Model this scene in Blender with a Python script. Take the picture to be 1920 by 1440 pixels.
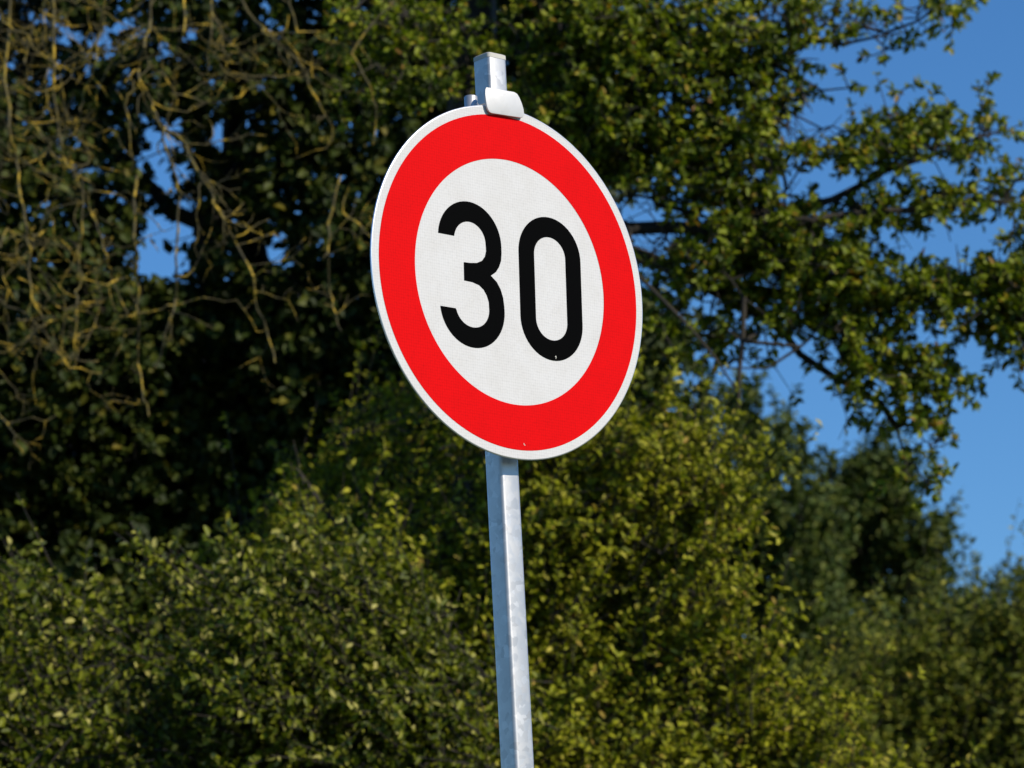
import bpy, bmesh, math, random
import numpy as np
from mathutils import Vector, Matrix

random.seed(7); rng = np.random.default_rng(7)
S = bpy.context.scene; COL = S.collection
R = math.radians
for o in list(bpy.data.objects): bpy.data.objects.remove(o)

# ------------------------------------------------------------------ camera
FPX = 6790.0                                   # focal length in photo pixels (1920 wide)
PITCH, ROLL, EYE = R(12.4), R(-3.0), 1.6
b = Vector((0, -math.cos(PITCH), -math.sin(PITCH)))
r0 = Vector((1, 0, 0)); u0 = b.cross(r0)
cr = math.cos(ROLL)*r0 + math.sin(ROLL)*u0
cu = -math.sin(ROLL)*r0 + math.cos(ROLL)*u0
CAM = Vector((0, 0, EYE))
CR = Matrix(((cr.x, cu.x, b.x), (cr.y, cu.y, b.y), (cr.z, cu.z, b.z)))
cd = bpy.data.cameras.new('camera'); cam = bpy.data.objects.new('camera', cd); COL.objects.link(cam)
cam.matrix_world = Matrix.Translation(CAM) @ CR.to_4x4()
cd.sensor_fit = 'HORIZONTAL'; cd.sensor_width = 36; cd.lens = FPX/1920*36
cd.clip_start = .1; cd.clip_end = 3000
cd.dof.use_dof = True; cd.dof.focus_distance = 6.0
cd.dof.aperture_fstop = 10
cd.dof.aperture_blades = 8
S.camera = cam

# ------------------------------------------------------------------ sky, sun, exposure
SUN_AZ, SUN_EL = R(-32), R(33)                 # azimuth from +X towards +Y
sv = Vector((math.cos(SUN_AZ)*math.cos(SUN_EL), math.sin(SUN_AZ)*math.cos(SUN_EL), math.sin(SUN_EL)))
w = bpy.data.worlds.new('World'); S.world = w; w.use_nodes = True
nt = w.node_tree; nt.nodes.clear()
sky = nt.nodes.new('ShaderNodeTexSky'); sky.sky_type = 'NISHITA'; sky.sun_disc = False
sky.sun_elevation = SUN_EL; sky.sun_rotation = math.pi/2 - SUN_AZ
sky.air_density = 1.1; sky.dust_density = 0.0; sky.ozone_density = 10.0; sky.altitude = 0
bg = nt.nodes.new('ShaderNodeBackground'); bg.inputs[1].default_value = .115
wo = nt.nodes.new('ShaderNodeOutputWorld')
hs = nt.nodes.new('ShaderNodeHueSaturation'); hs.inputs['Saturation'].default_value = 1.07; hs.inputs['Value'].default_value = 1.08
nt.links.new(sky.outputs[0], hs.inputs['Color']); nt.links.new(hs.outputs[0], bg.inputs[0]); nt.links.new(bg.outputs[0], wo.inputs[0])
ld = bpy.data.lights.new('sun', 'SUN'); ld.energy = 5.0; ld.angle = R(.5); ld.color = (1, .925, .80)
sun = bpy.data.objects.new('sun', ld); COL.objects.link(sun)
sun.rotation_euler = (-sv).to_track_quat('-Z', 'Y').to_euler(); sun.location = sv*60
S.view_settings.view_transform = 'Standard'; S.view_settings.look = 'None'
S.view_settings.exposure = 0; S.view_settings.gamma = 1
S.cycles.max_bounces = 8; S.cycles.diffuse_bounces = 3; S.cycles.transmission_bounces = 4

# ------------------------------------------------------------------ helpers
def ray(px, py):
    d = CR @ Vector(((px-960)/FPX, -(py-720)/FPX, -1))
    return d
def at(px, py, Y):                              # photo pixel -> point on the vertical plane at distance Y
    d = ray(px, py); return CAM + d*(Y/d.y)
CRn = np.array(CR); CAMn = np.array(CAM)
def at_n(px, py, Y):
    d = np.stack([(px-960)/FPX, -(py-720)/FPX, -np.ones_like(px)], 1) @ CRn.T
    return CAMn + d*(Y/d[:, 1])[:, None]
def proj_n(P):
    c = (P-CAMn) @ CRn
    return 960+FPX*c[:, 0]/-c[:, 2], 720-FPX*c[:, 1]/-c[:, 2]

def tag(o, label=None, cat=None, group=None, kind=None):
    if label: o['label'] = label
    if cat: o['category'] = cat
    if group: o['group'] = group
    if kind: o['kind'] = kind
    return o
def empty(name, loc):
    o = bpy.data.objects.new(name, None); COL.objects.link(o); o.location = loc
    o.empty_display_size = .2; return o
def link(name, me, mat, parent=None):
    o = bpy.data.objects.new(name, me); COL.objects.link(o)
    for m in (mat if isinstance(mat, (list, tuple)) else [mat]): me.materials.append(m)
    if parent is not None:
        o.parent = parent
        # meshes are built in world coordinates: bring them into the root's space
        root = parent
        off = Vector((0, 0, 0))
        while root is not None: off += root.location; root = root.parent
        me.transform(Matrix.Translation(-off))
    return o
def from_np(name, V, F, mat, parent, smooth=False, mats=None):
    me = bpy.data.meshes.new(name); n = F.shape[1]
    me.vertices.add(len(V)); me.vertices.foreach_set('co', V.astype(np.float32).ravel())
    me.loops.add(F.size); me.loops.foreach_set('vertex_index', F.astype(np.int32).ravel())
    me.polygons.add(len(F))
    me.polygons.foreach_set('loop_start', np.arange(0, F.size, n, dtype=np.int32))
    me.polygons.foreach_set('loop_total', np.full(len(F), n, dtype=np.int32))
    if smooth: me.polygons.foreach_set('use_smooth', np.ones(len(F), dtype=bool))
    me.update(calc_edges=True); me.validate()
    return link(name, me, mat, parent)
def from_bm(name, bm, mat, parent=None, smooth=False):
    me = bpy.data.meshes.new(name); bmesh.ops.recalc_face_normals(bm, faces=bm.faces)
    bm.to_mesh(me); bm.free()
    if smooth:
        for p in me.polygons: p.use_smooth = True
    return link(name, me, mat, parent)

# ------------------------------------------------------------------ materials
def mat_new(name):
    m = bpy.data.materials.new(name); m.use_nodes = True
    n = m.node_tree.nodes; return m, n, m.node_tree.links, n['Principled BSDF'], n['Material Output']
def ramp(n, stops):
    c = n.new('ShaderNodeValToRGB'); e = c.color_ramp.elements
    while len(e) > 1: e.remove(e[-1])
    e[0].position = stops[0][0]; e[0].color = (*stops[0][1], 1)
    for p, col in stops[1:]:
        k = e.new(p); k.color = (*col, 1)
    return c
def leaf_mat(name, stops, trans=.3, rough=.45, tint=(1.0, 1.15, .35), spec=.5):
    m, n, L, P, out = mat_new(name)
    g = n.new('ShaderNodeNewGeometry')
    c = ramp(n, stops); L.new(g.outputs['Random Per Island'], c.inputs[0])
    P.inputs['Roughness'].default_value = rough; P.inputs['Specular IOR Level'].default_value = spec
    L.new(c.outputs[0], P.inputs['Base Color'])
    t = n.new('ShaderNodeBsdfTranslucent')
    mx = n.new('ShaderNodeMix'); mx.data_type = 'RGBA'; mx.blend_type = 'MULTIPLY'; mx.inputs[0].default_value = 1
    L.new(c.outputs[0], mx.inputs[6]); mx.inputs[7].default_value = (*tint, 1)
    L.new(mx.outputs[2], t.inputs[0])
    ms = n.new('ShaderNodeMixShader'); ms.inputs[0].default_value = trans
    L.new(P.outputs[0], ms.inputs[1]); L.new(t.outputs[0], ms.inputs[2]); L.new(ms.outputs[0], out.inputs[0])
    return m
def bark_mat(name, dark, light, scale=6, lichen=None):
    m, n, L, P, out = mat_new(name)
    tc = n.new('ShaderNodeTexCoord'); no = n.new('ShaderNodeTexNoise'); no.inputs['Scale'].default_value = scale
    no.inputs['Detail'].default_value = 6; L.new(tc.outputs['Object'], no.inputs[0])
    st = [(.35, dark), (.5 if lichen else .6, light)]
    if lichen: st += [(.55, lichen[0]), (.68, lichen[1])]
    c = ramp(n, st); L.new(no.outputs[0], c.inputs[0]); L.new(c.outputs[0], P.inputs['Base Color'])
    P.inputs['Roughness'].default_value = .9
    bp = n.new('ShaderNodeBump'); bp.inputs['Strength'].default_value = .6; bp.inputs['Distance'].default_value = .02
    L.new(no.outputs[0], bp.inputs['Height']); L.new(bp.outputs[0], P.inputs['Normal'])
    return m
M = {}
M['leaf_crown'] = leaf_mat('crown_leaf', [(0, (.035, .058, .005)), (.4, (.10, .135, .007)), (.75, (.225, .265, .011)), (.9, (.27, .28, .02)), (.96, (.30, .22, .015)), (1, (.22, .10, .02))], rough=.5, spec=.2)
M['leaf_dark'] = leaf_mat('shaded_leaf', [(0, (.014, .024, .004)), (.6, (.030, .046, .006)), (.93, (.07, .08, .010)), (1, (.14, .11, .012))], trans=.12, rough=.55, spec=.15)  # leaf colour darkened to carry the shade on the left tree
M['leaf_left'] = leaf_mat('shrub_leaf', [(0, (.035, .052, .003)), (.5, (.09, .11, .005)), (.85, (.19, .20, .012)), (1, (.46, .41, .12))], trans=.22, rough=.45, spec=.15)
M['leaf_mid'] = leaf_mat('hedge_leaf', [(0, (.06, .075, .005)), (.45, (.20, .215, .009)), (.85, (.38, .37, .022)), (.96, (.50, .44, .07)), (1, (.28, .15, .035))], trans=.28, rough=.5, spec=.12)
M['leaf_far'] = leaf_mat('far_leaf', [(0, (.028, .050, .009)), (.6, (.064, .094, .015)), (1, (.13, .145, .022))], trans=.2, rough=.6, spec=.2)
M['leaf_olive'] = leaf_mat('olive_leaf', [(0, (.075, .10, .010)), (.6, (.16, .185, .016)), (1, (.30, .28, .03))], trans=.25, rough=.6, spec=.25)
M['bark'] = bark_mat('dark_bark', (.012, .010, .007), (.035, .027, .018))
M['bark_lichen'] = bark_mat('lichen_bark', (.035, .029, .010), (.085, .068, .022), 13, ((.17, .125, .016), (.50, .32, .022)))

# galvanised steel
def zinc(name, base, rough, spangle=.12, metal=.85):
    m, n, L, P, out = mat_new(name)
    tc = n.new('ShaderNodeTexCoord')
    vo = n.new('ShaderNodeTexVoronoi'); vo.inputs['Scale'].default_value = 95; vo.inputs['Randomness'].default_value = 1
    no = n.new('ShaderNodeTexNoise'); no.inputs['Scale'].default_value = 30; no.inputs['Detail'].default_value = 5
    ad = n.new('ShaderNodeMix'); ad.data_type = 'RGBA'; ad.inputs[0].default_value = .03
    L.new(tc.outputs['Object'], ad.inputs[6]); L.new(no.outputs['Color'], ad.inputs[7])
    L.new(tc.outputs['Object'], no.inputs[0]); L.new(ad.outputs[2], vo.inputs[0])
    sx = n.new('ShaderNodeSeparateColor'); L.new(vo.outputs['Color'], sx.inputs[0])
    lo = tuple(c*(1-spangle) for c in base); hi = tuple(min(1, c*(1+spangle)) for c in base)
    c = ramp(n, [(0, lo), (.3, base), (.8, base), (1, hi)]); L.new(sx.outputs[0], c.inputs[0])
    L.new(c.outputs[0], P.inputs['Base Color'])
    mr = n.new('ShaderNodeMapRange'); mr.inputs['To Min'].default_value = rough-.03; mr.inputs['To Max'].default_value = rough+.04
    L.new(sx.outputs[1], mr.inputs[0]); L.new(mr.outputs[0], P.inputs['Roughness'])
    P.inputs['Metallic'].default_value = metal
    bp = n.new('ShaderNodeBump'); bp.inputs['Strength'].default_value = .05; bp.inputs['Distance'].default_value = .001
    L.new(no.outputs[0], bp.inputs['Height']); L.new(bp.outputs[0], P.inputs['Normal'])
    return m
M['zinc'] = zinc('galvanised_steel', (.54, .525, .51), .42, .16, .70)
M['clamp'] = zinc('clamp_zinc', (.56, .555, .55), .55, .07, .25)
M['alu'] = zinc('plate_aluminium', (.80, .82, .84), .35, .03, .8)
def plain(name, col, rough, metal=0, noise=.0, nscale=20):
    m, n, L, P, out = mat_new(name)
    P.inputs['Roughness'].default_value = rough; P.inputs['Metallic'].default_value = metal; P.inputs['Specular IOR Level'].default_value = .15
    tc = n.new('ShaderNodeTexCoord'); no = n.new('ShaderNodeTexNoise'); no.inputs['Scale'].default_value = nscale
    no.inputs['Detail'].default_value = 6; L.new(tc.outputs['Object'], no.inputs[0])
    c = ramp(n, [(.3, tuple(k*(1-noise) for k in col)), (.7, tuple(min(1, k*(1+noise)) for k in col))])
    L.new(no.outputs[0], c.inputs[0]); L.new(c.outputs[0], P.inputs['Base Color'])
    return m
M['cap'] = plain('grey_plastic_cap', (.50, .48, .43), .6, 0, .1)

# ------------------------------------------------------------------ the speed-limit sign
DM = Matrix(((.7495, -.029, .661), (-.118, .977, .176), (-.651, -.210, .7295)))  # plate axes u, v, n in camera space
def ortho(m):
    u = Vector(m.col[0]).normalized(); v = Vector(m.col[1]); v = (v-u*v.dot(u)).normalized(); n_ = u.cross(v)
    return Matrix((u, v, n_)).transposed()
DW = CR @ ortho(DM)
DU, DV, DN = (Vector(DW.col[i]) for i in range(3))
DC = CAM + ray(958.6, 528.0)*6.0                 # plate centre, 6 m along the view axis
RAD = .3
def dp(x, y, z=0):                               # plate coordinates (radius = 1; z in metres towards the viewer)
    return DC + DU*(x*RAD) + DV*(y*RAD) + DN*z

def sheet_mat(name, col, rough, coat, dot):
    """retroreflective sheeting: fine hexagonal cell pattern in the plate plane"""
    m, n, L, P, out = mat_new(name)
    at_ = n.new('ShaderNodeAttribute'); at_.attribute_name = 'plate_uv'
    vo = n.new('ShaderNodeTexVoronoi'); vo.inputs['Scale'].default_value = 62; vo.inputs['Randomness'].default_value = .25
    L.new(at_.outputs['Vector'], vo.inputs[0])
    no = n.new('ShaderNodeTexNoise'); no.inputs['Scale'].default_value = 5; no.inputs['Detail'].default_value = 7; no.inputs['Roughness'].default_value = .65
    L.new(at_.outputs['Vector'], no.inputs[0])
    c = ramp(n, [(.0, tuple(min(1, k*(1+dot)) for k in col)), (.55, col), (.8, tuple(k*(1-dot*1.6) for k in col))])
    L.new(vo.outputs['Distance'], c.inputs[0])
    c2 = ramp(n, [(.25, (.93, .92, .90)), (.6, (1, 1, 1))]); L.new(no.outputs[0], c2.inputs[0])
    mx = n.new('ShaderNodeMix'); mx.data_type = 'RGBA'; mx.blend_type = 'MULTIPLY'; mx.inputs[0].default_value = 1
    L.new(c.outputs[0], mx.inputs[6]); L.new(c2.outputs[0], mx.inputs[7]); L.new(mx.outputs[2], P.inputs['Base Color'])
    P.inputs['Roughness'].default_value = rough
    P.inputs['Coat Weight'].default_value = coat; P.inputs['Coat Roughness'].default_value = .3
    P.inputs['Specular IOR Level'].default_value = .015 if name == 'black_lettering' else .05
    bp = n.new('ShaderNodeBump'); bp.inputs['Strength'].default_value = .10; bp.inputs['Distance'].default_value = .001
    L.new(vo.outputs['Distance'], bp.inputs['Height']); L.new(bp.outputs[0], P.inputs['Normal'])
    return m
M['white'] = sheet_mat('white_sheeting', (.575, .567, .562), .6, .0, .10)
M['red'] = sheet_mat('red_sheeting', (.61, .0015, .0025), .6, .0, .14)
M['black'] = sheet_mat('black_lettering', (.0015, .0015, .0015), .6, .0, .2)

def plate_uv(o):
    """store plate-plane coordinates on the vertices so the cell pattern follows the plate"""
    me = o.data; a = me.attributes.new('plate_uv', 'FLOAT_VECTOR', 'POINT')
    root = o; off = Vector((0, 0, 0)); 
    while root is not None: off += root.location; root = root.parent
    for i, v in enumerate(me.vertices):
        q = v.co + off - DC
        a.data[i].vector = (q.dot(DU)/RAD, q.dot(DV)/RAD, 0)

# --- post: square tube 42 mm, rounded corners, planted at the ground
WT = .0415; GAP = .034
def plane_hit(px, py, off):
    d = ray(px, py); p0 = DC + DN*off
    t = (p0-CAM).dot(DN)/d.dot(DN); return CAM + d*t
FH = Vector((DN.x, DN.y, 0)).normalized()        # post front face normal (horizontal)
FS = Vector((-FH.y, FH.x, 0))                    # along the front face, to the camera's right
def front_pt(px, py):                            # where a pixel meets the post's front plane
    d = ray(px, py); p0 = DC - FH*(GAP+.003)
    t = (p0-CAM).dot(FH)/d.dot(FH); return CAM + d*t
pb = front_pt(957.3, 880); ptp = front_pt(934.6, 135)
low = (pb-DC).dot(FS); top = (ptp-DC).dot(FS)
ztop = front_pt(920, 98).z
def post_center(z):
    k = min(1, max(0, (z-(DC.z-.16))/.32)); k = k*k*(3-2*k)
    c = DC - FH*(GAP+.003+WT/2) + FS*(low+(top-low)*k)
    return Vector((c.x, c.y, z))
BASE = post_center(0); BASE.z = 0
sign = empty('speed_limit_sign', BASE)
tag(sign, 'round red and white 30 speed limit sign on a square galvanised post', 'road sign')
def tube_profile(wd, rad, seg=4):
    pts = []
    for cx, cy, a0 in ((1, 1, 0), (-1, 1, 90), (-1, -1, 180), (1, -1, 270)):
        for k in range(seg+1):
            a = R(a0+90*k/seg); h = wd/2-rad
            pts.append((cx*h+rad*math.cos(a), cy*h+rad*math.sin(a)))
    return pts
def sweep(zs, wd, rad, centre=None, cap=True, seg=4):
    centre = centre or post_center
    bm = bmesh.new(); rings = []
    for z in zs:
        c = centre(z); rings.append([bm.verts.new(c+FS*x+FH*y) for x, y in tube_profile(wd, rad, seg)])
    n = len(rings[0])
    for A, B in zip(rings, rings[1:]):
        for i in range(n): bm.faces.new((A[i], A[(i+1) % n], B[(i+1) % n], B[i]))
    if cap: bm.faces.new(rings[0]); bm.faces.new(rings[-1])
    return bm
def autosmooth(o, ang=35):
    me = o.data
    bm = bmesh.new(); bm.from_mesh(me)
    for f in bm.faces: f.smooth = True
    for e in bm.edges:
        if len(e.link_faces) == 2 and e.calc_face_angle(0) > R(ang): e.smooth = False
    bm.to_mesh(me); bm.free()
zs = [-.3, DC.z-.17] + [DC.z-.16+.04*i for i in range(9)] + [DC.z+.17, ztop-.008]
post = from_bm('post', sweep(zs, WT, .0065), M['zinc'], sign); autosmooth(post)
bm = sweep([ztop-.0078, ztop-.0005, ztop], WT+.001, .0065, post_center)
# tapered cap top
cc = post_center(ztop); bm.verts.ensure_lookup_table()
for v in bm.verts:
    if v.co.z > ztop-.0002: v.co = cc + (v.co-cc)*.9; v.co.z = ztop+.001
cap = from_bm('end_cap', bm, M['cap'], post); autosmooth(cap, 50)

# --- plate: 3 mm aluminium disc with a rounded rim
def disc_rings(prof, mat, seg=160):
    bm = bmesh.new(); rings = []
    for r_, z in prof:
        rings.append([bm.verts.new(dp(r_*math.cos(2*math.pi*k/seg), r_*math.sin(2*math.pi*k/seg), z)) for k in range(seg)])
    for A, B in zip(rings, rings[1:]):
        for i in range(seg): bm.faces.new((A[i], A[(i+1) % seg], B[(i+1) % seg], B[i]))
    return bm, rings
bm, rg = disc_rings([(.9, -.003), (.993, -.003), (.999, -.0024), (1, -.0012), (.998, -.0002), (.993, .0002)], None)
c0 = bm.verts.new(dp(0, 0, -.003))
for i in range(160): bm.faces.new((rg[0][(i+1) % 160], rg[0][i], c0))
plate = from_bm('sign_plate', bm, M['alu'], sign, True)
tag(plate, 'round plate with 30 in black inside a red ring')
def flat(name, loops, mat, z, parent):
    """flat sheet from an outer loop and holes, in plate coordinates"""
    bm = bmesh.new(); ed = []
    for L in loops:
        vs = [bm.verts.new(dp(x, y, z)) for x, y in L]
        ed += [bm.edges.new((vs[i], vs[(i+1) % len(vs)])) for i in range(len(vs))]
    bmesh.ops.triangle_fill(bm, use_beauty=True, edges=ed, normal=DN)
    for f in bm.faces:
        f.normal_update()
        if f.normal.dot(DN) < 0: f.normal_flip()
    me = bpy.data.meshes.new(name); bm.to_mesh(me); bm.free()
    o = link(name, me, mat, parent); plate_uv(o); return o
def circ(r_, n=160): return [(r_*math.cos(2*math.pi*k/n), r_*math.sin(2*math.pi*k/n)) for k in range(n)]
flat('white_face', [circ(.9935)], M['white'], .0002, plate)
flat('red_ring', [circ(.9465), circ(.6945)], M['red'], .0006, plate)
# --- numerals
def arc(cx, cy, rx, ry, a0, a1, n=28):
    return [(cx+rx*math.cos(R(a0+(a1-a0)*k/n)), cy+ry*math.sin(R(a0+(a1-a0)*k/n))) for k in range(n+1)]
def zero():
    x0, x1, y1, y0, t, tv = .0595, .5250, .411, -.411, .1155, .1155
    cx = (x0+x1)/2; rx = (x1-x0)/2; ry = rx*.98
    o_ = arc(cx, y1-ry, rx, ry, 0, 180)+arc(cx, y0+ry, rx, ry, 180, 360)
    i_ = arc(cx, y1-ry, rx-t, ry-tv, 0, 180)+arc(cx, y0+ry, rx-t, ry-tv, 180, 360)
    return [o_, i_]
def three():
    # outer upper bowl, pinch, outer lower bowl, terminal, inner lower bowl, bar, inner upper bowl, terminal
    p = []
    cxu, cxl = -.296, -.290
    p += arc(cxu, .184, .229, .226, 176, 0)            # outer top from left terminal to right
    p += [(-.067, .150), (-.072, .108), (-.088, .070), (-.112, .038), (-.150, .012)]   # down to the pinch
    p += [(-.108, -.018), (-.082, -.055), (-.065, -.10), (-.058, -.150), (-.057, -.182)]
    p += arc(cxl, -.184, .233, .228, 0, -174)          # outer bottom to left terminal
    p += [(-.412, -.207)]
    p += arc(cxl, -.184, .121, .114, -170, 0)[1:]      # inner bottom
    p += [(-.171, -.140), (-.184, -.105), (-.206, -.075), (-.238, -.054), (-.285, -.044), (-.346, -.042)]
    p += [(-.345, .061), (-.30, .063), (-.250, .070), (-.212, .088), (-.190, .115), (-.180, .148)]
    p += arc(cxu, .184, .114, .112, 0, 172)[1:]
    return p
flat('scratch', [[(.306, -.386), (.313, -.380), (.318, -.386), (.316, -.396), (.311, -.399), (.313, -.389)]], M['cap'], .0009, plate)
flat('scratch', [[(.052, -.905), (.056, -.903), (.060, -.912), (.066, -.913), (.063, -.918), (.056, -.914)]], M['cap'], .0009, plate)
flat('numeral', [three()], M['black'], .0006, plate)
flat('numeral', zero(), M['black'], .0006, plate)

# --- clamp that hooks over the top edge of the plate
out2 = [(-.150, 1.090), (-.04, 1.095), (.055, 1.099), (.078, 1.092), (.094, 1.072), (.110, 1.040), (.121, 1.008), (.124, .985), (.121, .970), (.112, .960), (.100, .957),
        (0, .952), (-.118, .946), (-.133, .950), (-.143, .962), (-.152, .982), (-.158, 1.010), (-.162, 1.045), (-.159, 1.075)]
bm = bmesh.new(); th = .004
def bend(y): return .0030 + .0006*(1-((y-1.02)/.075)**2)     # slight bulge in profile
f_ = [bm.verts.new(dp(x-.012, y-.006, bend(y)+th)) for x, y in out2]
g_ = [bm.verts.new(dp(x-.012, y-.006, bend(y))) for x, y in out2]
fs = [bm.faces.new(f_), bm.faces.new(g_[::-1])]
for i in range(len(out2)): bm.faces.new((f_[i], g_[i], g_[(i+1) % len(out2)], f_[(i+1) % len(out2)]))
bmesh.ops.recalc_face_normals(bm, faces=bm.faces)
bmesh.ops.bevel(bm, geom=[e for e in bm.edges if abs(e.calc_face_angle(0)) > R(60)], offset=.0006, segments=2, affect='EDGES', profile=.5)
clamp = from_bm('clamp', bm, M['clamp'], sign); autosmooth(clamp, 40)
def boxp(bm, x0, x1, y0, y1, z0, z1):            # box in plate coordinates (metres in z)
    vs = [bm.verts.new(dp(x, y, z)) for z in (z0, z1) for x, y in ((x0, y0), (x1, y0), (x1, y1), (x0, y1))]
    for f in ((0, 1, 2, 3), (4, 5, 6, 7), (0, 1, 5, 4), (1, 2, 6, 5), (2, 3, 7, 6), (3, 0, 4, 7)): bm.faces.new([vs[i] for i in f])
# bridge from the clamp plate back to the post, over the plate's edge
bm = bmesh.new(); boxp(bm, -.10, .05, 1.012, 1.026, -.033, .0068)
from_bm('bridge', bm, M['clamp'], clamp)
# strap round the post just above the plate
zc = front_pt(900, 165).z
bm = sweep([zc-.05, zc], WT+.005, .008, post_center)
strap = from_bm('strap', bm, M['zinc'], clamp); autosmooth(strap)
# bolt sleeve beside the post
def cyl(bm, p0, p1, rad, seg=20, dome=0):
    ax = (p1-p0).normalized(); e1 = ax.orthogonal().normalized(); e2 = ax.cross(e1)
    ring = lambda c, r_: [bm.verts.new(c+(e1*math.cos(2*math.pi*k/seg)+e2*math.sin(2*math.pi*k/seg))*r_) for k in range(seg)]
    rs = [ring(p0, rad), ring(p1-ax*rad*.18, rad), ring(p1, rad*.86)]
    for A, B in zip(rs, rs[1:]):
        for i in range(seg): bm.faces.new((A[i], A[(i+1) % seg], B[(i+1) % seg], B[i]))
    bm.faces.new(rs[0]); bm.faces.new(rs[-1])
bc = plane_hit(882.5, 182, -.03)
bm = bmesh.new(); cyl(bm, bc-Vector((0, 0, .06)), bc+Vector((0, 0, .0015)), .0112)
bs = from_bm('bolt_sleeve', bm, M['zinc'], clamp); autosmooth(bs, 40)
bm = bmesh.new()
sc = post_center(bc.z-.03); side = -FS
e = [Vector((bc.x, bc.y, 0)), Vector((sc.x, sc.y, 0))+side*(WT/2+.003)]
d_ = (e[1]-e[0]).normalized(); nn = Vector((-d_.y, d_.x, 0))*.004
vs = [bm.verts.new(Vector((p.x, p.y, z))) for z in (bc.z-.05, bc.z-.004) for p in (e[0]+nn, e[0]-nn, e[1]-nn, e[1]+nn)]
for f in ((0, 1, 2, 3), (4, 5, 6, 7), (0, 1, 5, 4), (1, 2, 6, 5), (2, 3, 7, 6), (3, 0, 4, 7)): bm.faces.new([vs[i] for i in f])
from_bm('lug', bm, M['zinc'], clamp)

# ------------------------------------------------------------------ ground
def ground():
    m, n, L, P, out = mat_new('meadow_grass')
    tc = n.new('ShaderNodeTexCoord'); no = n.new('ShaderNodeTexNoise'); no.inputs['Scale'].default_value = 1.5; no.inputs['Detail'].default_value = 9
    L.new(tc.outputs['Object'], no.inputs[0])
    c = ramp(n, [(.3, (.03, .045, .012)), (.55, (.055, .075, .018)), (.75, (.10, .095, .035))]); L.new(no.outputs[0], c.inputs[0])
    L.new(c.outputs[0], P.inputs['Base Color']); P.inputs['Roughness'].default_value = .9
    bm = bmesh.new(); s = 900
    for x, y in ((-s, -s), (s, -s), (s, s), (-s, s)): bm.verts.new((x, y, 0))
    bm.faces.new(bm.verts[:])
    tag(from_bm('ground', bm, m), 'grassy ground under the trees and the sign', 'ground', kind='structure')
ground()

# ------------------------------------------------------------------ vegetation toolkit
def unit(v): return v/np.maximum(np.linalg.norm(v, axis=-1, keepdims=True), 1e-9)
def vnoise(P, sc, seed):
    """cheap smooth value noise in 3-D, range 0..1"""
    g = np.random.default_rng(seed).random((24, 24, 24))
    q = P/sc; i = np.floor(q).astype(int); f = q-i; f = f*f*(3-2*f); o = 0
    for a in (0, 1):
        for b_ in (0, 1):
            for c in (0, 1):
                wgt = (f[:, 0] if a else 1-f[:, 0])*(f[:, 1] if b_ else 1-f[:, 1])*(f[:, 2] if c else 1-f[:, 2])
                o = o + wgt*g[(i[:, 0]+a) % 24, (i[:, 1]+b_) % 24, (i[:, 2]+c) % 24]
    return o
def leaves(name, P, D, N, L, W, mat, parent, curl=.18, fold=.22):
    n = len(P); D = unit(D); T = unit(np.cross(N, D)); N = np.cross(D, T)
    L = L[:, None]; W = W[:, None]
    base = P; tip = P+D*L-N*L*curl
    a = P+D*L*.38; c = P+D*L*.74-N*L*curl*.45
    V = np.stack([base, a+T*W*.5+N*W*fold, c+T*W*.40+N*W*fold*.8, tip, c-T*W*.40+N*W*fold*.8, a-T*W*.5+N*W*fold], 1).reshape(-1, 3)
    k = (np.arange(n)*6)[:, None]
    F = np.concatenate([k+np.array([0, 1, 2, 3]), k+np.array([0, 3, 4, 5])], 0)
    return from_np(name, V, F, mat, parent)
def tubes(name, segs, mat, parent, sides=5):
    """segs: array of (p0, p1, r0, r1)"""
    p0 = np.array([s[0] for s in segs], float); p1 = np.array([s[1] for s in segs], float)
    r_0 = np.array([s[2] for s in segs]); r_1 = np.array([s[3] for s in segs])
    ax = unit(p1-p0); ref = np.where(np.abs(ax[:, 2:3]) > .9, np.array([[1., 0, 0]]), np.array([[0, 0, 1.]]))
    e1 = unit(np.cross(ax, ref)); e2 = np.cross(ax, e1); rings = []
    for p, r_, ex in ((p0, r_0, -.3), (p1, r_1, .3)):
        for k in range(sides):
            a = 2*math.pi*k/sides
            rings.append(p+ax*(r_*ex)[:, None]+(e1*math.cos(a)+e2*math.sin(a))*r_[:, None])
    V = np.stack(rings, 1).reshape(-1, 3); k = (np.arange(len(segs))*2*sides)[:, None]
    F = np.concatenate([k+np.array([i, (i+1) % sides, sides+(i+1) % sides, sides+i]) for i in range(sides)], 0)
    return from_np(name, V, F, mat, parent, True)
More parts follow.
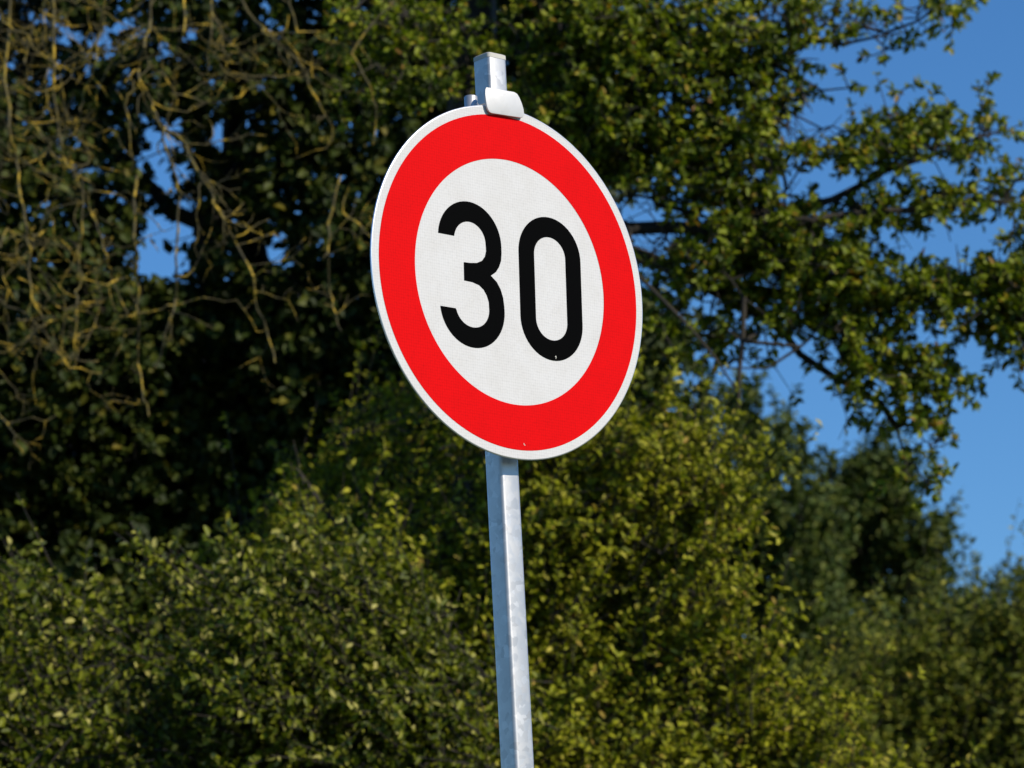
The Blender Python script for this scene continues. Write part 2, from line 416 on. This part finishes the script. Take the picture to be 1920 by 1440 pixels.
class Skeleton:
    """grows twigs from limbs towards anchor points; radii follow the number of tips they carry"""
    def __init__(s): s.P = []; s.par = []; s.minr = []
    def limb(s, pts, parent=-1, r0=.05, r1=.02, step=.15, wob=.03):
        pts = [np.array(p, float) for p in pts]; prev = parent; tot = sum(np.linalg.norm(q-p) for p, q in zip(pts, pts[1:])); run = 0
        if parent < 0: s.P.append(pts[0]); s.par.append(-1); s.minr.append(r0); prev = len(s.P)-1
        for p, q in zip(pts, pts[1:]):
            m = max(1, int(np.linalg.norm(q-p)/step)); ln = np.linalg.norm(q-p)
            for k in range(1, m+1):
                run_ = run+ln*k/m
                s.P.append(p+(q-p)*k/m+rng.normal(0, wob, 3)*(k < m)); s.par.append(prev); s.minr.append(r0+(r1-r0)*run_/tot); prev = len(s.P)-1
            run += ln
        return prev
    def nearest(s, p):
        A = np.array(s.P); return int(np.argmin(((A-np.array(p))**2).sum(1)))
    def grow(s, anchors, step=.13, wob=.035, minr=.0035):
        cap_ = len(s.P)+len(anchors)*12
        A = np.zeros((cap_, 3)); n = len(s.P); A[:n] = np.array(s.P)
        d0 = np.array([((A[:n]-a)**2).sum(1).min() for a in anchors]); dirs = np.zeros_like(anchors)
        for idx in np.argsort(d0):
            a = anchors[idx]; d = ((A[:n]-a)**2).sum(1); j = int(np.argmin(d)); ln = math.sqrt(d[j])
            m = min(11, max(1, int(ln/step))); prev = j; p0 = A[j].copy()
            sag = np.array([0, 0, .12*ln])
            for k in range(1, m+1):
                t = k/m; q = p0+(a-p0)*t+sag*math.sin(math.pi*t)+rng.normal(0, wob, 3)*(k < m)
                A[n] = q; s.P.append(q); s.par.append(prev); s.minr.append(minr); prev = n; n += 1
            dirs[idx] = a-A[s.par[prev]] if n > 1 else 0
        return unit(dirs)
    def build(s, name, mat, parent, tipr=.0028, power=.42, maxr=.2):
        n = len(s.P); cnt = np.zeros(n); haschild = np.zeros(n, bool)
        for i in range(n):
            if s.par[i] >= 0: haschild[s.par[i]] = True
        cnt[~haschild] = 1
        for i in range(n-1, -1, -1):
            if s.par[i] >= 0: cnt[s.par[i]] += cnt[i]
        r_ = np.maximum(np.minimum(tipr*np.maximum(cnt, 1)**power, maxr), np.array(s.minr))
        segs = [(s.P[s.par[i]], s.P[i], min(r_[s.par[i]], r_[i]*1.35), r_[i]) for i in range(n) if s.par[i] >= 0]
        return tubes(name, segs, mat, parent)
def sprays(A, D, n_leaf, length, L, W, face, jit=.5, droop=.0, rosette=.5, longp=.0, extra=()):
    """leaves set along a short shoot from each anchor; returns leaf arrays and shoot segments"""
    Ps, Ds, Ns, Ls, Ws, seg = [], [], [], [], [], []
    jobs = [(a, d, None) for a, d in zip(A, D)]+[(p0, p1-p0, np.linalg.norm(p1-p0)) for p0, p1 in extra]
    for a, d, fixed in jobs:
        d = d/np.linalg.norm(d); ln = length*rng.uniform(.6, 1.3); n = max(3, int(n_leaf*rng.uniform(.6, 1.35)))
        if rng.random() < longp: ln *= 2.0; n = int(n*1.7)
        if fixed: ln = fixed; n = max(8, int(ln/.009))
        sd = np.cross(d, rng.normal(size=3)); sd /= np.linalg.norm(sd); up = np.cross(sd, d)
        tip = a+d*ln+np.array([0, 0, -droop*ln]); seg.append((a, tip, .0032, .0016))
        t = rng.random(n)**rosette
        ph = np.arange(n)*2.4+rng.uniform(0, 6)
        dirs = d*rng.uniform(.25, .9, (n, 1))+sd*np.cos(ph)[:, None]+up*np.sin(ph)[:, None]+rng.normal(0, jit*.6, (n, 3))
        Ps.append(a+(tip-a)*t[:, None]); Ds.append(dirs)
        Ns.append(np.array(face)+rng.normal(0, jit, (n, 3)))
        sz = rng.uniform(.5, 1.35, n); Ls.append(L*sz); Ws.append(W*sz*rng.uniform(.85, 1.15, n))
    return [np.concatenate(x) for x in (Ps, Ds, Ns, Ls, Ws)], seg
def in_poly(px, py, poly):
    c = np.zeros(len(px), bool); n = len(poly)
    for i in range(n):
        x0, y0 = poly[i]; x1, y1 = poly[(i+1) % n]
        hit = ((y0 > py) != (y1 > py)) & (px < (x1-x0)*(py-y0)/((y1-y0) or 1e-9)+x0); c ^= hit
    return c
def poly_points(poly, n, Y, depth, relief=.5, rsc=.55, seed=1, cut=.0, csc=.5):
    """points filling a crown whose outline is given in photo pixels at distance Y, clumped by noise"""
    xs = [p[0] for p in poly]; ys = [p[1] for p in poly]; out = []; got = 0
    while got < n:
        px = rng.uniform(min(xs), max(xs), n); py = rng.uniform(min(ys), max(ys), n)
        k = in_poly(px, py, poly); px, py = px[k], py[k]
        q = at_n(px, py, np.full(len(px), float(Y)))
        yy = Y+relief*(vnoise(q, rsc, seed)-.5)*2+depth*rng.random(len(px))**1.6
        P_ = at_n(px, py, yy)
        k = vnoise(P_, csc, seed+5) > cut*rng.uniform(.7, 1.3, len(P_))
        out.append(P_[k]); got += k.sum()
    return np.concatenate(out)[:n]
def blob_points(blobs, dens, Y, dz=1.0):
    out = []
    for bx, by, rx, ry, wgt, *yo in blobs:
        n = max(2, int(dens*wgt*rx*ry/1000)); y0 = Y+(yo[0] if yo else 0)
        a = rng.normal(0, .48, (n, 3)); rr = np.linalg.norm(a, axis=1); a[rr > 1.15] *= (1.0/rr[rr > 1.15])[:, None]
        out.append(at_n(bx+a[:, 0]*rx, by+a[:, 1]*ry, y0+a[:, 2]*dz*max(.25, min(rx, 140)*Y/FPX)))
    return np.concatenate(out)
def trunk_to(root_xy, top, r_0, r_1, name, mat, parent, wob=.12, n=9):
    """tapered trunk from the ground up"""
    p = [np.array([root_xy[0], root_xy[1], -.1])]; t = np.array(top, float)
    for k in range(1, n+1):
        s_ = k/n; q = p[0]+(t-p[0])*s_; q[:2] += rng.normal(0, wob, 2)*(k < n)*.5; p.append(q)
    segs = [(p[i], p[i+1], r_0+(r_1-r_0)*i/n, r_0+(r_1-r_0)*(i+1)/n) for i in range(n)]
    return tubes(name, segs, mat, parent, 12), p

SIDE = np.array([sv.x, sv.y, sv.z])

# ------------------------------------------------------------------ 1. big overhanging tree (lit crown, lichen-covered bare twigs)
Y1 = 15.5
t1x = at(880, 700, Y1+1.2)
tree1 = empty('broadleaf_tree', (t1x.x, Y1+1.4, 0))
tag(tree1, 'big broadleaf tree, leafy branches against the sky, bare lichened twigs at its left', 'tree')
_, tp = trunk_to((t1x.x, Y1+1.4), tuple(at(860, 420, Y1+1.3)), .26, .17, 'trunk', M['bark'], tree1)
sk = Skeleton()
T0 = tp[-2]; pt = lambda L, dy=0: [tuple(at(x, y, Y1+dy)) for x, y in L]
i0 = sk.limb([T0, tp[-1], tuple(at(870, 250, Y1+.9)), tuple(at(900, 60, Y1+.6)), tuple(at(930, -220, Y1+.6))], -1, .16, .05)
def limb(L, dy, ra, rb, start=None, dy0=None):
    P_ = pt(L, dy); j = sk.nearest(P_[0]); sk.limb([sk.P[j]]+P_, j, ra, rb, .16, .025); 
limb([(1010, 380), (1180, 430), (1330, 430), (1430, 410), (1560, 375), (1620, 345), (1660, 320), (1750, 290), (1860, 250)], 0, .038, .006)
limb([(1120, 460), (1250, 500), (1400, 575), (1470, 625), (1500, 665), (1560, 705), (1650, 755), (1680, 800), (1700, 870)], .1, .020, .003)
limb([(1400, 545), (1560, 560), (1700, 545), (1830, 548), (1960, 545)], .1, .035, .008)
limb([(1100, 200), (1300, 170), (1450, 120), (1520, 75), (1560, 78), (1620, 50), (1660, 62), (1720, 40), (1745, 22), (1795, 12)], .1, .035, .003)
limb([(1570, 85), (1640, 70), (1700, 60)], .0, .012, .004)
limb([(1490, 140), (1540, 170), (1590, 165)], .0, .012, .004)
limb([(1050, 60), (1200, 40), (1400, -20), (1560, -80)], .3, .05, .01)
limb([(1150, 470), (1240, 560), (1290, 610), (1340, 670), (1380, 730)], -.4, .014, .005)
limb([(1395, 560), (1392, 640), (1386, 700), (1384, 765)], -.2, .017, .008)
limb([(1500, 650), (1440, 690), (1360, 690)], -.2, .01, .004)
limb([(800, 60), (700, -20), (560, -60), (400, -80), (200, -90), (0, -80)], .3, .03, .012)
limb([(1430, 410), (1600, 400), (1760, 400), (1900, 380)], -.1, .02, .006)
blobs = [(760, 50, 150, 80, .9), (690, 150, 90, 90, .45), (860, 130, 150, 90, .5), (1080, 60, 150, 110, 1.2), (1250, 110, 180, 140, 1.5), (1400, 100, 140, 130, 1.2),
         (1340, 290, 180, 120, 1.6), (1150, 210, 140, 120, 1.4), (1500, 40, 110, 50, .9), (1640, 40, 90, 30, .7), (1740, 18, 60, 26, 1.2), (1795, 18, 22, 16, 1.5), (1470, 190, 60, 50, .7),
         (1580, 155, 40, 22, .35), (1660, 90, 40, 25, .5), (1250, 400, 80, 50, .35), (1410, 400, 150, 75, 1.4), (1340, 480, 150, 80, 1.2), (1500, 480, 150, 90, 1.3),
         (1560, 270, 40, 50, .7), (1640, 280, 100, 60, 1.1), (1750, 260, 100, 50, 1.3), (1850, 240, 50, 32, .8), (1690, 175, 16, 16, .6), (1840, 195, 22, 14, .5),
         (1640, 400, 90, 45, 1.1), (1770, 375, 90, 40, 1.0), (1870, 360, 60, 35, .9), (1600, 560, 150, 70, 1.3), (1750, 540, 130, 60, 1.4), (1880, 545, 80, 60, 1.4),
         (1900, 450, 40, 40, .6), (1560, 620, 100, 35, 1.1), (1650, 670, 85, 45, 1.3), (1730, 700, 75, 45, 1.4), (1795, 715, 30, 22, 1.0), (1590, 730, 40, 40, .7),
         (1640, 775, 60, 20, .9), (1725, 790, 45, 30, 1.2), (1760, 825, 30, 20, 1.3), (1705, 870, 14, 26, 1.3), (1740, 905, 28, 14, 2.0), (1680, 730, 60, 30, 1.0), (1300, 610, 80, 40, .5),
         (1400, 690, 60, 40, .3), (1230, 600, 70, 60, .5), (1450, 590, 90, 40, .8), (1950, 600, 50, 60, 1.2), (1130, 330, 110, 90, .9), (1010, 250, 110, 110, .5),
         (1255, 470, 70, 55, .8), (1300, 550, 90, 50, .8), (1390, 615, 80, 40, .8), (1480, 430, 120, 60, .8), (1560, 490, 80, 40, .7), (1890, 540, 80, 60, 1.2), (1850, 600, 70, 36, 1.0), (1912, 640, 40, 34, 1.0), (1160, 440, 50, 50, .6), (1450, 230, 60, 50, .8),
         # crown beside the frame; the part above is added to shade the left
         (1000, -120, 300, 110, .9, .4), (1400, -110, 250, 100, .8, .3), (600, -120, 300, 100, .8, .6), (200, -120, 300, 100, .7, .6), (2060, 520, 110, 120, .9), (2000, 330, 70, 60, .8),
         (500, -280, 500, 120, .7, 1.0), (1100, -300, 500, 140, .7, .8)]
blobs = [(x, y, a*.88, c*.85, w*(1.2 if x < 1480 else 1.6), *o) for x, y, a, c, w, *o in blobs]
A = blob_points(blobs, 9.8, Y1, .9)
print('crown anchors', len(A))
Dg = sk.grow(A)
D = unit(Dg*.7+rng.normal(0, .45, A.shape)+np.array([.15, -.2, .1]))
(Lp, Ld, Ln, LL, LW), seg = sprays(A, D, 16, .11, .038, .019, (.5, -.55, .6), .5, .12, .5, .1)
holes = [(1535, 225, 55, 40), (1480, 250, 20, 30), (1490, 345, 32, 22), (1800, 445, 75, 28), (1700, 460, 40, 18), (1470, 705, 50, 30), (1530, 750, 34, 30), (1655, 725, 26, 14), (1640, 190, 40, 22), (1450, 30, 22, 22), (1540, 110, 26, 18), (1420, 330, 20, 14), (1740, 640, 24, 12), (1180, 385, 60, 45), (1225, 445, 50, 40), (1290, 590, 30, 22), (1480, 370, 28, 18), (1230, 650, 40, 30), (1330, 560, 30, 22), (1560, 440, 20, 25), (1530, 220, 34, 36), (1700, 455, 40, 14), (1560, 780, 30, 60)]
def punch(P, hs, soft=.35):
    x, y = proj_n(P); keep = np.ones(len(P), bool)
    for hx, hy, rx, ry in hs:
        d = np.hypot((x-hx)/rx, (y-hy)/ry); keep &= d > 1+soft*(rng.random(len(P))-.6)
    return keep
k = punch(Lp, holes)
leaves('crown', Lp[k], Ld[k], Ln[k], LL[k], LW[k], M['leaf_crown'], tree1)
br = sk.build('branches', M['bark'], tree1)
tubes('twigs', seg, M['bark'], tree1, 4)

# bare hanging twigs, spotted with yellow lichen
strands = [[(20, -40), (12, 120), (15, 240), (25, 300), (38, 370), (50, 430), (55, 490), (60, 560), (78, 595)],
           [(95, -30), (97, 110), (98, 165), (108, 230), (120, 290), (128, 315), (150, 350), (165, 390), (185, 430), (200, 480), (207, 515), (240, 590)],
           [(285, -40), (281, 37), (272, 90), (262, 130), (265, 155), (285, 195), (298, 230), (310, 275), (325, 320), (338, 365), (335, 430), (330, 500), (328, 560), (315, 600), (290, 690)],
           [(250, 150), (237, 200), (243, 260), (247, 320)], [(155, 330), (150, 410), (150, 480), (148, 540), (143, 570), (140, 640), (130, 690)],
           [(400, -40), (396, 30), (392, 80), (390, 135)], [(440, -20), (480, 40), (510, 70), (540, 100), (570, 130), (580, 160), (600, 200), (625, 240)],
           [(300, 235), (345, 270), (370, 320), (400, 370), (420, 410), (445, 460), (470, 520), (480, 560), (500, 620), (510, 680)],
           [(258, 330), (255, 390), (252, 450), (258, 520), (257, 590), (262, 680), (268, 750), (280, 780)], [(640, 330), (612, 420), (612, 480), (618, 545), (630, 590), (640, 620)],
           [(-40, 670), (0, 662), (30, 650), (60, 630), (95, 600)], [(-40, 545), (0, 560), (50, 590), (100, 640), (130, 690), (190, 700), (215, 670)], [(30, 600), (60, 600), (120, 592), (150, 605)],
           [(-40, 730), (0, 780), (25, 815), (45, 850)], [(-30, 490), (0, 465), (15, 430), (60, 450), (82, 432)], [(240, 520), (200, 535), (160, 560)], [(330, 560), (300, 580), (245, 592)],
           [(128, 315), (100, 290), (85, 260), (60, 230), (30, 220)], [(600, 120), (560, 138), (500, 142), (430, 138), (390, 150)], [(700, 40), (660, 100), (690, 160), (702, 200), (700, 270)],
           [(540, -20), (560, 60), (600, 60)], [(60, 40), (45, 110), (48, 120)], [(185, -30), (190, 60), (175, 120), (160, 180), (150, 210)], [(0, 40), (40, 60), (75, 100), (110, 130)],
           [(680, 430), (640, 400), (655, 350)], [(395, 20), (420, 70), (445, 90), (460, 150)], [(340, -20), (345, 60), (330, 110)]]
segs = []
def spur(p, d, ln, r_, Yy, depth=0):
    """one short crooked twig in world space, with smaller ones on it"""
    n = max(3, int(ln/.045)); q = np.array(p, float); d = d/np.linalg.norm(d)
    for k in range(n):
        d = unit(d+rng.normal(0, .33, 3)+np.array([0, 0, .05])); q2 = q+d*ln/n
        f0 = 1-.5*k/n; f1 = 1-.5*(k+1)/n
        segs.append((q, q2, r_*f0, r_*f1))
        if depth < 2 and rng.random() < .36:
            spur(q2, d+rng.normal(0, .8, 3), ln*rng.uniform(.3, .6), r_*.68, Yy, depth+1)
        q = q2
for st in strands:
    Yy = Y1-.6+rng.uniform(-.35, .35); p = [np.array(at(x+rng.normal(0, 2), y, Yy+.06*rng.normal())) for x, y in st]; n = len(p)
    big = .0075 if n > 7 else .0058
    for i in range(n-1):
        m = 3
        for j in range(m):
            a = p[i]+(p[i+1]-p[i])*j/m; c = p[i]+(p[i+1]-p[i])*(j+1)/m; t0 = (i+j/m)/(n-1)
            jit = rng.normal(0, .006, 3); 
            if j == 0: a0 = a
            c = c+jit*(j < m-1); rr = big*(1-.5*t0)*rng.uniform(.85, 1.2)
            segs.append((a0, c, rr, rr)); 
            if rng.random() < .34: spur(c, np.array([rng.normal(0, 1), rng.normal(0, .5), rng.normal(-.1, .6)]), rng.uniform(.08, .3), rr*.65, Yy)
            a0 = c
for k in range(80):                               # the thicket of small twigs along the top and the left edge
    if k < 50: x, y = min(rng.uniform(-40, 690), rng.uniform(-40, 690)), rng.uniform(-40, 190)
    else: x, y = abs(rng.normal(0, 75))-30, rng.uniform(0, 690)
    d = np.array([rng.normal(0, .8), rng.normal(0, .4), -abs(rng.normal(.4, .6))])
    spur(np.array(at(x, y, Y1-.3+rng.uniform(-.5, .7))), d, rng.uniform(.18, .5), rng.uniform(.0026, .0044), Y1)
bt = tubes('bare_twigs', segs, M['bark_lichen'], tree1, 5); tag(bt, 'leafless hanging twigs crusted with yellow lichen')

# ------------------------------------------------------------------ 2. dark tree behind, on the left, part of its shade in the leaf colour
Y2 = 20.0
c2 = at(700, 800, Y2+1.8)
tree2 = empty('shaded_tree', (c2.x, Y2+1.2, 0))
tag(tree2, 'dark shaded tree behind the bare twigs on the left, blue sky showing through its gaps', 'tree')
_, tp2 = trunk_to((c2.x, Y2+2.0), tuple(at(440, 250, Y2+1.8)), .2, .07, 'trunk', M['bark'], tree2)
poly2 = [(-220, -260), (1190, -260), (1180, 340), (1080, 480), (1210, 560), (1300, 640), (1230, 820), (1100, 1600), (-220, 1600)]
A = poly_points(poly2, 13500, Y2, 2.2, .6, .9, 11, .22, .55)
holes2 = [(425, 235, 42, 22), (420, 265, 40, 18), (295, 262, 26, 26), (292, 310, 30, 22), (338, 320, 26, 22), (300, 360, 30, 26), (362, 430, 32, 40), (285, 430, 26, 30), (275, 500, 34, 34), (325, 500, 40, 30),
          (200, 75, 22, 24), (255, 60, 20, 22), (310, 95, 18, 14), (210, 110, 14, 14), (225, 160, 12, 10), (130, 215, 14, 10), (160, 215, 10, 9), (190, 310, 20, 15), (170, 325, 10, 14), (195, 365, 18, 12),
          (100, 440, 10, 16), (135, 425, 12, 10), (210, 435, 12, 10), (520, 475, 20, 20), (480, 490, 18, 20), (595, 455, 14, 14), (500, 515, 22, 10), (505, 310, 12, 10), (430, 330, 10, 8), (655, 480, 10, 8),
          (445, 305, 10, 14), (298, 148, 8, 6), (345, 120, 8, 6), (125, 60, 18, 10), (1230, 400, 60, 60), (1150, 430, 40, 50)]
A = np.concatenate([A, poly_points([(-220, 560), (1000, 560), (1230, 700), (1200, 1000), (1150, 1500), (-220, 1500)], 6000, Y2+.6, 1.8, .4, .9, 14, .1, .55)])
def sky_side(P):
    x, y = proj_n(P); return (y < 545)
D = unit(rng.normal(0, .6, A.shape)+np.array([.1, -.5, .1]))
sk2 = Skeleton(); i0 = sk2.limb([tp2[-4], tp2[-3], tp2[-1], tuple(at(430, -150, Y2+1))], -1, .14, .05)
for L in ([(380, 420), (250, 320), (120, 200), (-60, 90)], [(420, 350), (560, 230), (700, 60), (820, -80)], [(420, 600), (600, 500), (800, 430), (1000, 420)], [(400, 700), (220, 640), (0, 600)], [(430, 800), (650, 760), (900, 720), (1150, 680)]):
    P_ = [tuple(at(x, y, Y2+.9)) for x, y in L]; j = sk2.nearest(P_[0]); sk2.limb([sk2.P[j]]+P_, j, .07, .015)
holes2 = [(x, y, a*1.12, c*1.12) if a > 15 else (x, y, a, c) for x, y, a, c in holes2]
kA = punch(A, holes2, .2); A = A[kA]; D = D[kA]
sk2.grow(A[rng.random(len(A)) < .14], .2)
(Lp, Ld, Ln, LL, LW), seg = sprays(A, D, 14, .22, .066, .046, (.2, -.6, .6), .6, .1)
k = punch(Lp, holes2, .85)
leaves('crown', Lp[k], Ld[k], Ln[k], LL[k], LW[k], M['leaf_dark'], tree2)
sk2.build('branches', M['bark'], tree2)

# ------------------------------------------------------------------ shrubs in front
def set_back(P, back):
    """lets one flank of a shrub (given in photo pixels) recede into the shade further back"""
    if not back: return P
    x, y = proj_n(P); px, py, amt = back
    t = np.clip((px-x)/260, 0, 1)*np.clip((py-y)/200, 0, 1)
    return CAMn+(P-CAMn)*(1+t*amt/P[:, 1])[:, None]
def shrub(name, label, cat, polys, n, Y, depth, relief, seed, cut, mat, base_px, d0, djit, nl, length, L, W, face, trunk_r=.07, limbs=7, droop=.0, group=None, frac=.2, ros=.9, jit=.5, rsc=.55, csc=.45, longp=.12, rag=22, shoots=(), spray=0, back=None):
    bx = at(base_px, 1000, Y+depth*.5)
    root = empty(name, (bx.x, Y+depth*.55, 0)); tag(root, label, cat, group)
    A = np.concatenate([poly_points(p, int(n*f), Y, depth, relief, rsc, seed+i, cut, csc) for i, (p, f) in enumerate(polys)])
    A = A+rng.normal(0, 1, A.shape)*rag*Y/FPX
    extra = [(np.array(at(a[0], a[1], Y+dy)), np.array(at(c[0], c[1], Y+dy-.05))) for a, c, dy in shoots]
    A = set_back(A, back)
    sk = Skeleton(); b0 = np.array([bx.x, Y+depth*.55, -.05])
    _, tp = trunk_to((b0[0], b0[1]), (b0[0], b0[1], A[:, 2].min()+.1), trunk_r, trunk_r*.75, 'trunk', M['bark'], root, .05)
    sk.P.append(tp[-1]); sk.par.append(-1); sk.minr.append(trunk_r*.7)
    for k in range(limbs):
        t = A[rng.integers(len(A))]; t = tp[-1]+(t-tp[-1])*.85; t[1] = Y+depth*.7
        sk.limb([tp[-1], tp[-1]+(t-tp[-1])*.5+np.array([0, 0, .15]), t], 0, trunk_r*.5, .008, .2)
    D = unit(np.array(d0)+rng.normal(0, djit, A.shape)); A = A-D*length*.75*np.array([1, .3, 1])
    if spray:                                     # leafy side branches standing proud of the inner fill
        A[:, 1] += spray*.75; m = len(A)//8
        B = np.concatenate([poly_points(p, int(m*f)+1, Y, depth*.45, relief, rsc, seed+i+9, cut*1.08, csc) for i, (p, f) in enumerate(polys)])
        B = set_back(B, back)
        ax = unit(np.array(d0)+rng.normal(0, djit*.8, B.shape)); ln = spray*rng.uniform(.6, 1.5, len(B))
        B = B-ax*(ln*.8)[:, None]*np.array([1, .3, 1]); sa, sd = [], []
        for p_, a_, l_ in zip(B, ax, ln):
            sn = unit(np.cross(a_, np.array([.3, -1, .2]))); k_ = 7
            for t in np.linspace(.1, 1, k_):
                side = rng.choice((-1, 1))*rng.uniform(.2, 1)*(1.1-t)
                sa.append(p_+a_*l_*t*.8+sn*side*.05+rng.normal(0, .015, 3)); sd.append(unit(a_+sn*side*.9+rng.normal(0, .2, 3)))
            extra.append((p_, p_+a_*l_))
        A = np.concatenate([A, np.array(sa)]); D = np.concatenate([D, np.array(sd)])
    sk.grow(A[rng.random(len(A)) < frac]-D[:1]*0, .2)
    (Lp, Ld, Ln, LL, LW), seg = sprays(A, D, nl, length, L, W, face, jit, droop, ros, longp, extra)
    leaves('crown', Lp, Ld, Ln, LL, LW, mat, root)
    sk.build('branches', M['bark'], root); tubes('twigs', seg, M['bark'], root, 4)
    return root
pl = [(-220, 1070), (-40, 1080), (40, 1075), (110, 1150), (200, 1110), (270, 1170), (335, 1040), (400, 1060), (460, 1120), (530, 1030), (600, 1070), (700, 1060), (800, 1160), (830, 1440), (830, 1700), (-220, 1700)]
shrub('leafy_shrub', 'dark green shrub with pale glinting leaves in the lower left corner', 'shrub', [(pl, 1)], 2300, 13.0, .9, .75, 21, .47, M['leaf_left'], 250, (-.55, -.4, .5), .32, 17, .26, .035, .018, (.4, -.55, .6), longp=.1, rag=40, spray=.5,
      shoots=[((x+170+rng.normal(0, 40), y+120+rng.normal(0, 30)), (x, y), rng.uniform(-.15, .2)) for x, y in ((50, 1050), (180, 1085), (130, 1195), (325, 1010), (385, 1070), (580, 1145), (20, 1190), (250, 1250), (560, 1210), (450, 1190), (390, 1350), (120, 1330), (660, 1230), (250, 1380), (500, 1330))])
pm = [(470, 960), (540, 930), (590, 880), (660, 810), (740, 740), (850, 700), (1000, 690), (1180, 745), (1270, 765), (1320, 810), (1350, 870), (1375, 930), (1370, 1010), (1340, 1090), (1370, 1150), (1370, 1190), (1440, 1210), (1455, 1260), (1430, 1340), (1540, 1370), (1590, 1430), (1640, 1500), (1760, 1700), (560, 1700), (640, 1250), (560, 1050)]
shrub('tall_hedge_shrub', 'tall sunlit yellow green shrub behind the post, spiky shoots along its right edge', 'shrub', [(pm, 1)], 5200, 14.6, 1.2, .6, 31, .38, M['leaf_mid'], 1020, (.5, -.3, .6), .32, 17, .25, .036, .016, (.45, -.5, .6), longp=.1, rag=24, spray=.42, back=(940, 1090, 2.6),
      shoots=[((1385, 1065), (1448, 985), .1), ((1340, 1140), (1430, 1072), 0), ((1410, 1240), (1538, 1115), 0), ((1430, 1270), (1546, 1180), .1), ((1350, 1000), (1400, 930), .2), ((1380, 900), (1440, 830), .2), ((1300, 820), (1330, 720), .2),
              ((1560, 1420), (1640, 1300), 0), ((1540, 1370), (1575, 1290), .1), ((1240, 800), (1262, 700), .2), ((1350, 830), (1392, 755), .2), ((1450, 1190), (1475, 1140), .1), ((1220, 1150), (1300, 1020), -.2), ((1130, 1080), (1190, 980), -.2), ((1280, 1280), (1360, 1170), -.2), ((1080, 1330), (1170, 1230), -.2), ((640, 1100), (590, 960), -.1), ((760, 1080), (740, 930), -.1), ((820, 1280), (770, 1130), -.2)])

# ------------------------------------------------------------------ trees farther away on the right
pf1 = [(1150, 800), (1250, 740), (1340, 740), (1400, 735), (1440, 745), (1500, 775), (1515, 830), (1540, 890), (1580, 960), (1600, 1100), (1620, 1500), (1620, 1700), (1150, 1700)]
pf2 = [(1480, 1000), (1540, 900), (1590, 860), (1640, 825), (1690, 860), (1700, 915), (1690, 950), (1730, 985), (1795, 1000), (1775, 1050), (1805, 1085), (1845, 1100), (1865, 1140), (1860, 1180), (1890, 1240), (1900, 1400), (1900, 1700), (1440, 1700)]
pf3 = [(1790, 1180), (1840, 1140), (1870, 1110), (1890, 1080), (1930, 1075), (2010, 1050), (2120, 1020), (2200, 1100), (2200, 1700), (1760, 1700)]
pf4 = [(1540, 1330), (1600, 1270), (1660, 1230), (1720, 1190), (1790, 1180), (1850, 1160), (1920, 1140), (2050, 1130), (2160, 1180), (2160, 1700), (1500, 1700), (1500, 1420)]
g = 'trees in the distance at the right'
kw = dict(group=g, jit=.6, rsc=1.2, csc=1.0, trunk_r=.2, limbs=9, frac=.12, spray=.8)
shrub('distant_tree', 'blurred bluish green distant tree directly behind the right edge of the tall hedge shrub', 'tree', [(pf1, 1)], 2400, 33, 2.5, .9, 41, .40, M['leaf_far'], 1380, (.15, -.3, .7), .5, 15, .36, .075, .038, (.3, -.4, .8), **kw)
shrub('distant_tree', 'dark pointed distant tree with ragged right side below the hanging branch tip', 'tree', [(pf2, 1)], 3000, 35, 2.5, .9, 51, .42, M['leaf_far'], 1660, (.35, -.3, .6), .5, 15, .36, .075, .038, (.3, -.4, .8), **kw)
shrub('distant_tree', 'farthest tree at the right edge, top showing above the olive bush', 'tree', [(pf3, 1)], 1700, 42, 2.5, .9, 61, .40, M['leaf_far'], 1960, (.1, -.3, .7), .5, 15, .36, .085, .042, (.3, -.4, .8), **kw)
kw['group'] = None; kw['spray'] = .6; kw['rag'] = 14
shrub('olive_bush', 'soft olive green bush with upright shoots in the lower right corner', 'shrub', [(pf4, 1)], 3600, 26, 1.6, .6, 71, .36, M['leaf_olive'], 1830, (.15, -.3, .9), .35, 18, .42, .050, .022, (.35, -.45, .7), **kw)

# ------------------------------------------------------------------ house roof far behind the dark tree
Yh = 30
zr = at(300, 540, Yh).z; x0 = at(60, 540, Yh).x; x1 = at(660, 540, Yh).x; ze = zr-3.2
house = empty('house', ((x0+x1)/2, Yh, 0)); tag(house, 'house with dark roof glimpsed through the gaps of the dark left tree', 'house')
bm = bmesh.new()
def box(bm, a, c):
    vs = [bm.verts.new((x, y, z)) for z in (a[2], c[2]) for x, y in ((a[0], a[1]), (c[0], a[1]), (c[0], c[1]), (a[0], c[1]))]
    for f in ((0, 1, 2, 3), (4, 5, 6, 7), (0, 1, 5, 4), (1, 2, 6, 5), (2, 3, 7, 6), (3, 0, 4, 7)): bm.faces.new([vs[i] for i in f])
box(bm, (x0+.4, Yh-3.6, -.1), (x1-.4, Yh+3.6, ze+.05))
for xx in (x0+.4, x1-.4):
    vs = [bm.verts.new((xx, Yh-3.6, ze+.05)), bm.verts.new((xx, Yh+3.6, ze+.05)), bm.verts.new((xx, Yh, zr-.25))]; bm.faces.new(vs)
from_bm('wall', bm, plain('rendered_wall', (.12, .12, .115), .9, 0, .1, 3), house)
bm = bmesh.new()
for s_ in (-1, 1):
    a = [(x0, Yh, zr), (x1, Yh, zr), (x1, Yh+s_*4.1, ze-.35), (x0, Yh+s_*4.1, ze-.35)]
    t_ = [bm.verts.new(p) for p in a]; u_ = [bm.verts.new((p[0], p[1], p[2]-.16)) for p in a]
    bm.faces.new(t_); bm.faces.new(u_)
    for i in range(4): bm.faces.new((t_[i], t_[(i+1) % 4], u_[(i+1) % 4], u_[i]))
from_bm('roof', bm, plain('slate_roof', (.035, .035, .042), .7, 0, .25, 8), house)
